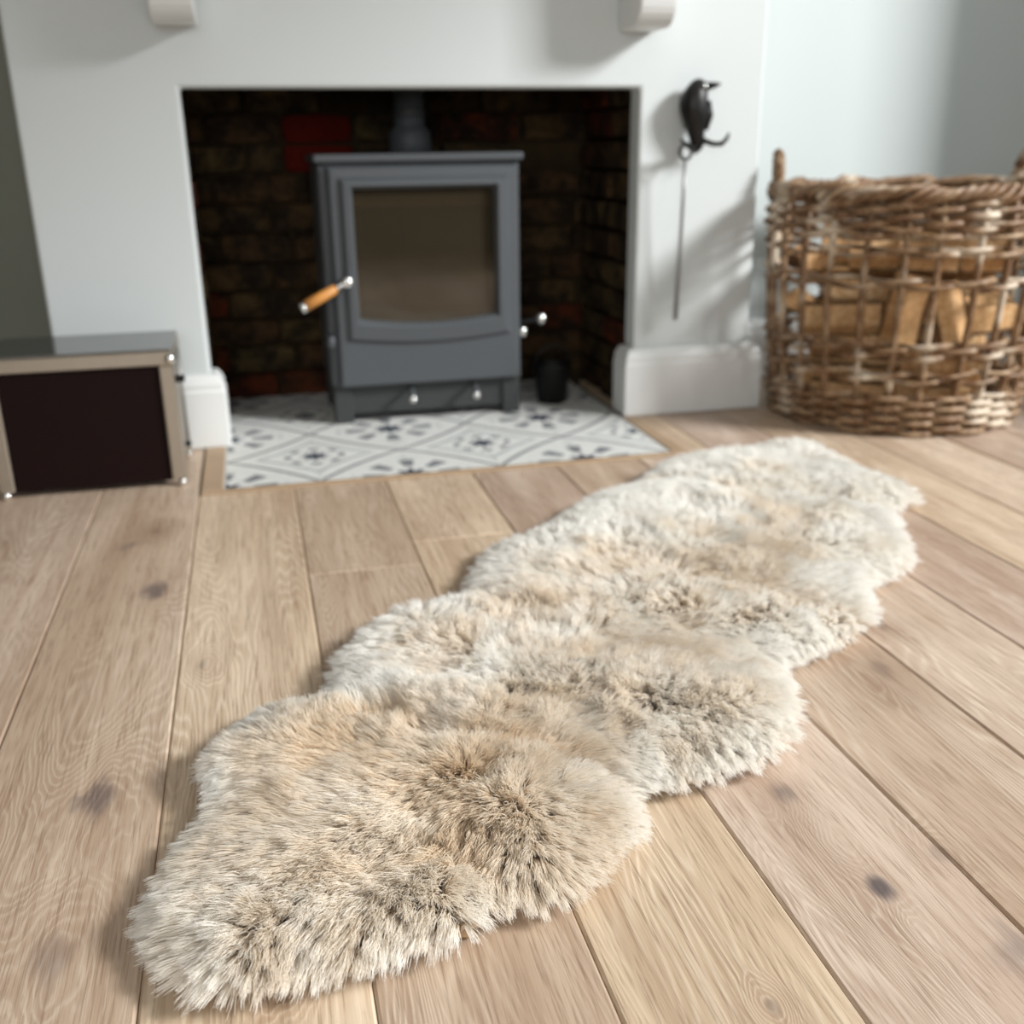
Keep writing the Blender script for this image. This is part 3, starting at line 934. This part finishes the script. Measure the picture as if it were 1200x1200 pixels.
# split logs inside the basket; local frame: t along the picture, b towards the viewer
lr = random.Random(5)
DB = np.array((-0.563, -0.826))
DT = np.array((0.826, -0.563))
logs = [
    # a, b, z, axis (t, b, z), length, radius, spin, label
    (-0.155, 0.25, 0.098, (1, .05, 0), 0.26, 0.054, 200, 'pale split log low at the left behind the close-woven foot'),
    (0.150, 0.25, 0.098, (1, -.05, 0), 0.26, 0.052, 160, 'pale split log low at the right behind the close-woven foot'),
    (0.0, 0.09, 0.11, (1, 0, 0), 0.66, 0.060, 180, 'long log on the basket floor behind the front logs'),
    (0.165, 0.26, 0.250, (1, .1, -.05), 0.27, 0.056, 205, 'split log in the second layer at the right side'),
    (0.0, 0.08, 0.275, (1, 0, 0), 0.62, 0.058, 175, 'long log in the middle of the stack'),
    (-0.205, 0.235, 0.385, (1, -.12, .04), 0.28, 0.056, 205, 'split log lying at the left of the middle band'),
    (0.020, 0.335, 0.440, (.16, .05, 1), 0.24, 0.062, 165, 'wedge-shaped log standing upright in the middle of the basket'),
    (0.170, 0.300, 0.425, (-.30, .0, 1), 0.22, 0.040, 200, 'narrow split stick leaning beside the upright wedge log'),
    (0.300, 0.190, 0.420, (.9, -.6, .08), 0.18, 0.062, 150, 'split log lying at the right behind the middle weave'),
    (0.01, 0.07, 0.45, (1, 0, 0), 0.57, 0.060, 190, 'long log lying across behind the upright wedge'),
    (-0.105, 0.25, 0.625, (1, 0, .04), 0.17, 0.056, 190, 'short pale log in the top layer left of centre'),
    (0.085, 0.30, 0.640, (1, .04, 0), 0.18, 0.056, 170, 'short pale log in the top layer at the centre'),
    (0.265, 0.21, 0.630, (1, -.5, 0), 0.17, 0.056, 185, 'short split log in the top layer at the right'),
    (-0.345, 0.17, 0.590, (.5, 1, 0), 0.18, 0.052, 90, 'end-on log in the top layer at the far left'),
    (0.0, 0.06, 0.64, (1, 0, 0), 0.60, 0.060, 180, 'long log lying on top behind the short front logs'),
    (0.0, -0.13, 0.13, (1, 0, 0), 0.66, 0.062, 180, 'log low at the back of the basket'),
    (0.0, -0.13, 0.33, (1, 0, 0), 0.66, 0.062, 180, 'log halfway up at the back of the basket'),
    (0.0, -0.13, 0.53, (1, 0, 0), 0.66, 0.062, 180, 'log high at the back of the basket'),
    (-0.375, 0.05, 0.42, (.1, 1, 0), 0.17, 0.050, 90, 'log end on at the left rim of the stack'),
]
for (a, b_, z, ax, L, R, spin, lab) in logs:
    c2 = BC + DT * a + DB * b_
    c = Vector((c2[0], c2[1], z))
    w = Vector((DT[0] * ax[0] + DB[0] * ax[1], DT[1] * ax[0] + DB[1] * ax[1], ax[2])).normalized()
    u = w.cross(Vector((0, 0, 1)))
    if u.length < 0.5:
        u = Vector((DB[0], DB[1], 0)) - w * w.dot(Vector((DB[0], DB[1], 0)))
    u.normalize()
    v = w.cross(u)
    sp = math.radians(spin)
    U = u * math.cos(sp) + v * math.sin(sp)
    Vv = -u * math.sin(sp) + v * math.cos(sp)
    half = math.radians(lr.uniform(52, 76))
    arc = [(math.cos(t_) * R * 1.55 - R * 0.85, math.sin(t_) * R * 1.35) for t_ in np.linspace(-half, half, 9)]
    outl = [(-R * 0.85, -R * 0.12), (-R * 0.80, R * 0.12)] + arc[::-1]
    m = MB()
    lps = []
    for s in (-0.5, -0.25, 0.0, 0.25, 0.5):
        j = [lr.uniform(-1, 1) * R * 0.05 for _ in range(2)]
        lps.append([c + w * (L * s) + U * (p + j[0]) + Vv * (q_ + j[1]) for p, q_ in outl])
    m.loft(lps, True, True, True)
    me_o = m.build('firewood_log', M_split, None, bevel=0.004, origin=c, seg=1)
    tag(me_o, lab, 'log', 'split logs in the basket')
    br = MB()
    br.loft([[c + w * (L * s) + U * (p * 1.05 + R * 0.015) + Vv * (q_ * 1.04) for p, q_ in arc] for s in (-0.49, -0.2, 0.1, 0.3, 0.49)], False, False, False, sm=True)
    bo_ = br.build('bark', M_bark, me_o)
    so = bo_.modifiers.new('thickness', 'SOLIDIFY')
    so.thickness = 0.012 * S
    so.offset = 0.0

# ------------------------------------------------------------------ sheepskin rug
outline = [(-0.226, 1.198), (-0.214, 1.263), (-0.191, 1.352), (-0.132, 1.450), (-0.170, 1.530), (-0.151, 1.602), (-0.102, 1.66), (-0.065, 1.718), (0.004, 1.725), (0.067, 1.731), (0.076, 1.845), (0.133, 1.968), (0.213, 2.065), (0.31, 2.076), (0.407, 2.097), (0.453, 2.299), (0.529, 2.399), (0.704, 2.496), (0.888, 2.692), (1.085, 2.798), (1.226, 2.977), (1.47, 3.02), (1.714, 3.07), (1.805, 2.976), (1.79, 2.74), (1.80, 2.58), (1.845, 2.484), (1.788, 2.421), (1.684, 2.39), (1.601, 2.204), (1.535, 2.051), (1.46, 1.993), (1.329, 1.95), (1.275, 1.828), (1.223, 1.731), (1.141, 1.696), (1.038, 1.653), (0.958, 1.645), (0.928, 1.606), (0.909, 1.519), (0.879, 1.434), (0.822, 1.358), (0.742, 1.327), (0.644, 1.313), (0.55, 1.318), (0.52, 1.298), (0.506, 1.241), (0.477, 1.201), (0.392, 1.126), (0.33, 1.088), (0.262, 1.108), (0.203, 1.055), (0.136, 1.052), (0.058, 1.035), (-0.016, 1.04), (-0.078, 1.035), (-0.138, 1.04), (-0.181, 1.09), (-0.205, 1.141)]
P = np.array(outline)
Q = 0.75 * P + 0.25 * np.roll(P, -1, 0)
Rr = 0.25 * P + 0.75 * np.roll(P, -1, 0)
P = np.stack([Q, Rr], 1).reshape(-1, 2)

GS = 0.0125
gx = np.arange(-0.36, 1.98, GS)
gy = np.arange(0.90, 3.20, GS)
GX, GY = np.meshgrid(gx, gy)


def sdist(X, Y):
    pts = np.stack([X.ravel(), Y.ravel()], 1)
    best = np.full(len(pts), 1e9)
    inside = np.zeros(len(pts), bool)
    for a, b_ in zip(P, np.roll(P, -1, 0)):
        e = b_ - a
        w_ = pts - a
        t_ = np.clip((w_ @ e) / (e @ e), 0, 1)
        dd = ((w_ - t_[:, None] * e) ** 2).sum(1)
        best = np.minimum(best, dd)
        cond = ((a[1] > pts[:, 1]) != (b_[1] > pts[:, 1]))
        if abs(e[1]) > 1e-12:
            inside ^= cond & (pts[:, 0] < e[0] * (pts[:, 1] - a[1]) / e[1] + a[0])
    d = np.sqrt(best)
    return np.where(inside, d, -d).reshape(X.shape)


def vnoise(shape_x, shape_y, cell, seed):
    r_ = np.random.default_rng(seed)
    tab = r_.uniform(-1, 1, (256, 256))
    fx, fy = shape_x / cell + 40, shape_y / cell + 40
    ix, iy = np.floor(fx).astype(int), np.floor(fy).astype(int)
    tx, ty = fx - ix, fy - iy
    tx, ty = tx * tx * (3 - 2 * tx), ty * ty * (3 - 2 * ty)
    g = lambda i, j: tab[i % 256, j % 256]
    return (g(ix, iy) * (1 - tx) + g(ix + 1, iy) * tx) * (1 - ty) + (g(ix, iy + 1) * (1 - tx) + g(ix + 1, iy + 1) * tx) * ty


D = sdist(GX, GY)
Ds = D.copy()
for _ in range(6):
    Ds = (Ds + np.roll(Ds, 1, 0) + np.roll(Ds, -1, 0) + np.roll(Ds, 1, 1) + np.roll(Ds, -1, 1)) / 5
dgy, dgx = np.gradient(Ds, GS)


def bil(F, x, y):
    fx = np.clip((x - gx[0]) / GS, 0, len(gx) - 1.001)
    fy = np.clip((y - gy[0]) / GS, 0, len(gy) - 1.001)
    ix, iy = fx.astype(int), fy.astype(int)
    tx, ty = fx - ix, fy - iy
    return F[iy, ix] * (1 - tx) * (1 - ty) + F[iy, ix + 1] * tx * (1 - ty) + F[iy + 1, ix] * (1 - tx) * ty + F[iy + 1, ix + 1] * tx * ty


groove = [(0.138, 1.593), (0.27, 1.491), (0.372, 1.425), (0.463, 1.341), (0.495, 1.291)]
groove2 = [(0.50, 2.27), (0.70, 2.22), (0.95, 2.06), (1.12, 1.88), (1.16, 1.75)]
groove3 = [(1.10, 2.72), (1.35, 2.56), (1.55, 2.48), (1.68, 2.40)]
dimples = [(0.269, 1.684), (0.387, 1.603), (0.582, 1.698), (1.067, 1.819), (0.528, 1.444), (0.787, 1.808), (0.888, 1.698), (0.851, 2.268)]


def seg_d(X, Y, line):
    best = np.full(X.shape, 9.0)
    for a, b_ in zip(line[:-1], line[1:]):
        ex, ey = b_[0] - a[0], b_[1] - a[1]
        t_ = np.clip(((X - a[0]) * ex + (Y - a[1]) * ey) / (ex * ex + ey * ey), 0, 1)
        best = np.minimum(best, np.hypot(X - a[0] - t_ * ex, Y - a[1] - t_ * ey))
    return best


dent = 0.45 * np.exp(-(seg_d(GX, GY, groove) / 0.025) ** 2) + 0.35 * np.exp(-(seg_d(GX, GY, groove2) / 0.05) ** 2) + 0.35 * np.exp(-(seg_d(GX, GY, groove3) / 0.05) ** 2)
for dx_, dy_ in dimples:
    dent = dent + 0.36 * np.exp(-(((GX - dx_) ** 2 + (GY - dy_) ** 2) / 0.022 ** 2))
dent = np.clip(dent, 0, 0.9)
lump = 0.5 + 0.5 * vnoise(GX, GY, 0.11, 3) * 0.7 + 0.25 * vnoise(GX, GY, 0.05, 4)
H = 0.004 + 0.034 * np.clip(1 - np.exp(-np.clip(D - 0.02, 0, 9) / 0.05), 0, 1) * (0.75 + 0.5 * lump) * (1 - 0.6 * dent)
dhy, dhx = np.gradient(H, GS)
dny, dnx = np.gradient(dent, GS)

rug = thing('sheepskin_rug', 'long cream and beige sheepskin rug lying diagonally across the oak floor', 'rug', (0.7, 1.9, 0.0))
# hide: cushion-shaped mesh the fleece grows from
m = MB()
idx = -np.ones(GX.shape, int)
vs = []
mask = D > 0.022
for j in range(GX.shape[0]):
    for i in range(GX.shape[1]):
        if mask[j, i]:
            idx[j, i] = len(vs)
            vs.append((GX[j, i], GY[j, i], H[j, i]))
fs = []
for j in range(GX.shape[0] - 1):
    for i in range(GX.shape[1] - 1):
        q = (idx[j, i], idx[j, i + 1], idx[j + 1, i + 1], idx[j + 1, i])
        if min(q) >= 0:
            fs.append(q)
m.add(vs, fs, 0, True)
M_hide = simple('wool_base', srgb(176, 146, 112), 0.95, 0, 0.1, 0.15, 60.0, 0.5)
hide = m.build('hide', M_hide, rug)
so = hide.modifiers.new('thickness', 'SOLIDIFY')
so.thickness = 0.0035
so.offset = -1


def mat_wool():
    t = NT('sheep_wool')
    hi = t.n('ShaderNodeHairInfo')
    at = t.n('ShaderNodeAttribute', attribute_name='tint')
    root = t.mix(at.outputs['Fac'], srgb(226, 202, 168), srgb(248, 241, 229))
    tip = t.mix(at.outputs['Fac'], srgb(240, 224, 200), srgb(255, 254, 250))
    c = t.mix(t.ramp(hi.outputs['Intercept'], 0.25, 0.95), root, tip)
    c = t.mix(t.math('MULTIPLY', hi.outputs['Random'], 0.10), c, srgb(206, 176, 140))
    df = t.n('ShaderNodeBsdfDiffuse')
    tr = t.n('ShaderNodeBsdfTranslucent')
    gl = t.n('ShaderNodeBsdfGlossy')
    gl.inputs['Roughness'].default_value = 0.45
    t.link(c, df.inputs[0])
    t.link(c, tr.inputs[0])
    mx = t.n('ShaderNodeMixShader')
    mx.inputs[0].default_value = 0.45
    t.link(df.outputs[0], mx.inputs[1])
    t.link(tr.outputs[0], mx.inputs[2])
    m2 = t.n('ShaderNodeMixShader')
    m2.inputs[0].default_value = 0.05
    t.link(mx.outputs[0], m2.inputs[1])
    t.link(gl.outputs[0], m2.inputs[2])
    t.link(m2.outputs[0], t.out.inputs['Surface'])
    return t.mat


M_wool = mat_wool()


def grow(n_try, y_lo, y_hi, seed, rad, clump_cell, name_seed=0):
    r_ = np.random.default_rng(seed)
    x = r_.uniform(gx[0], gx[-1], n_try)
    y = r_.uniform(y_lo, y_hi, n_try)
    d = bil(D, x, y)
    k = d > 0.034
    x, y, d = x[k], y[k], d[k]
    n = len(x)
    # clump centre of each strand: jittered grid
    ci, cj = np.floor(x / clump_cell).astype(int), np.floor(y / clump_cell).astype(int)
    tab = np.random.default_rng(99).uniform(0.1, 0.9, (512, 512, 6))
    bd = np.full(n, 9.0)
    cx, cy = np.zeros(n), np.zeros(n)
    cr = np.zeros((n, 4))
    for oi in (-1, 0, 1):
        for oj in (-1, 0, 1):
            T = tab[(ci + oi) % 512, (cj + oj) % 512]
            px_, py_ = (ci + oi + T[:, 0]) * clump_cell, (cj + oj + T[:, 1]) * clump_cell
            dd = np.hypot(px_ - x, py_ - y)
            b_ = dd < bd
            bd[b_] = dd[b_]
            cx[b_], cy[b_] = px_[b_], py_[b_]
            cr[b_] = T[b_, 2:]
    def frame(x, y):
        d_ = bil(D, x, y)
        gx_, gy_ = bil(dgx, x, y), bil(dgy, x, y)
        e = np.exp(-np.clip(d_, 0, 9) / 0.07)
        ox, oy = -gx_ * (0.5 + 1.1 * e), -gy_ * (0.5 + 1.1 * e)
        # the coat lies towards dimples' rims and follows a slow drift
        ox = ox + 0.55 * vnoise(x, y, 0.16, 21) + 0.45 * vnoise(x, y, 0.06, 22) + 1.5 * bil(dnx, x, y) * -0.02
        oy = oy + 0.55 * vnoise(x, y, 0.16, 23) + 0.45 * vnoise(x, y, 0.06, 24) + 1.5 * bil(dny, x, y) * -0.02
        fr_ = np.clip((1.62 - y) / 0.15, 0, 1) * np.clip((0.46 - x) / 0.14, 0, 1)
        ox = ox - 0.55 * fr_
        oy = oy - 0.10 * fr_
        return ox, oy, e
    ox, oy, e = frame(cx, cy)
    ox = ox + 0.26 * (cr[:, 0] - 0.5) * 2 + r_.normal(0, 0.10, n)
    oy = oy + 0.26 * (cr[:, 1] - 0.5) * 2 + r_.normal(0, 0.10, n)
    oz = 0.80 - 0.34 * e + 0.25 * (cr[:, 2] - 0.5) + r_.normal(0, 0.06, n)
    dn = bil(dent, x, y)
    L = 0.064 * (0.88 + 0.24 * cr[:, 3]) * r_.uniform(0.78, 1.08, n) * (1 - 0.42 * dn) * (0.85 + 0.15 * np.clip(d / 0.08, 0, 1))
    nrm = np.sqrt(ox ** 2 + oy ** 2 + oz ** 2)
    ux, uy, uz = ox / nrm, oy / nrm, np.maximum(oz / nrm, 0.08)
    z0 = bil(H, x, y)
    K = 6
    tt = np.linspace(0, 1, K)
    pos = np.zeros((n, K, 3))
    ph = r_.uniform(0, 2 * PI, n)
    am = r_.uniform(0.0006, 0.0018, n)
    cl = 0.58
    for i, t_ in enumerate(tt):
        pull = cl * t_ ** 1.2
        sx = ux * L * (0.35 * t_ + 0.65 * t_ * t_)
        sy = uy * L * (0.35 * t_ + 0.65 * t_ * t_)
        sz = L * (uz * t_ + 0.30 * t_ * (1 - t_)) - 0.022 * e * t_ ** 2.2
        wv = am * np.sin(ph + t_ * 9.0) * t_
        pos[:, i, 0] = x + (cx - x) * pull + sx + wv
        pos[:, i, 1] = y + (cy - y) * pull + sy + wv * np.cos(ph)
        pos[:, i, 2] = np.maximum(z0 + sz - 0.002 * (i == 0), 0.0025 + 0.0015 * i * (i > 0))
    edge = np.exp(-np.clip(d - 0.03, 0, 9) / 0.075)
    tint = 0.42 + 0.30 * vnoise(x, y, 0.13, 31) + 0.25 * vnoise(x, y, 0.05, 32) + 0.72 * edge - 0.5 * dn + 0.26 * np.clip((y - 1.50) / 0.45, -0.8, 2.2) + 0.20 * (cr[:, 2] - 0.5) + r_.normal(0, 0.06, n)  # far end whitened: the strong light there is put into the wool tint
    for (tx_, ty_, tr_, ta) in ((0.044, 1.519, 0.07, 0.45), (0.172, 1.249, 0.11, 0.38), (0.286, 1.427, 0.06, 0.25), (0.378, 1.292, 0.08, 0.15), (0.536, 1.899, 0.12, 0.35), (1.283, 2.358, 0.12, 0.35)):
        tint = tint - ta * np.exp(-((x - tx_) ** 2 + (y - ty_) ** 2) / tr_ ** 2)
    rads = rad * np.array([1.0, 1.0, 0.95, 0.8, 0.55, 0.18])[None, :] * r_.uniform(0.8, 1.25, n)[:, None]
    return pos, rads, np.clip(tint, 0, 1)


packs = [grow(900000, 0.95, 1.75, 1, 0.00075, 0.0105), grow(420000, 1.75, 3.15, 2, 0.0013, 0.014)]
pos = np.concatenate([p[0] for p in packs])
rads = np.concatenate([p[1] for p in packs])
tint = np.concatenate([p[2] for p in packs])
n, K = pos.shape[:2]
hc = bpy.data.hair_curves.new('fleece')
hc.add_curves([K] * n)
base = np.array(rug['_w'])
co = (pos.reshape(-1, 3) * S - base).astype(np.float32)
hc.attributes['position'].data.foreach_set('vector', co.ravel())
ra = hc.attributes.get('radius') or hc.attributes.new('radius', 'FLOAT', 'POINT')
ra.data.foreach_set('value', (rads.ravel() * S).astype(np.float32))
ta = hc.attributes.new('tint', 'FLOAT', 'CURVE')
ta.data.foreach_set('value', tint.astype(np.float32))
hc.materials.append(M_wool)
fo = bpy.data.objects.new('fleece', hc)
COL.objects.link(fo)
fo.parent = rug
fo['kind'] = 'stuff'
fo['label'] = 'dense soft cream and tan wool pile'
print('strands', n)

for o in bpy.data.objects:
    if '_w' in o:
        del o['_w']
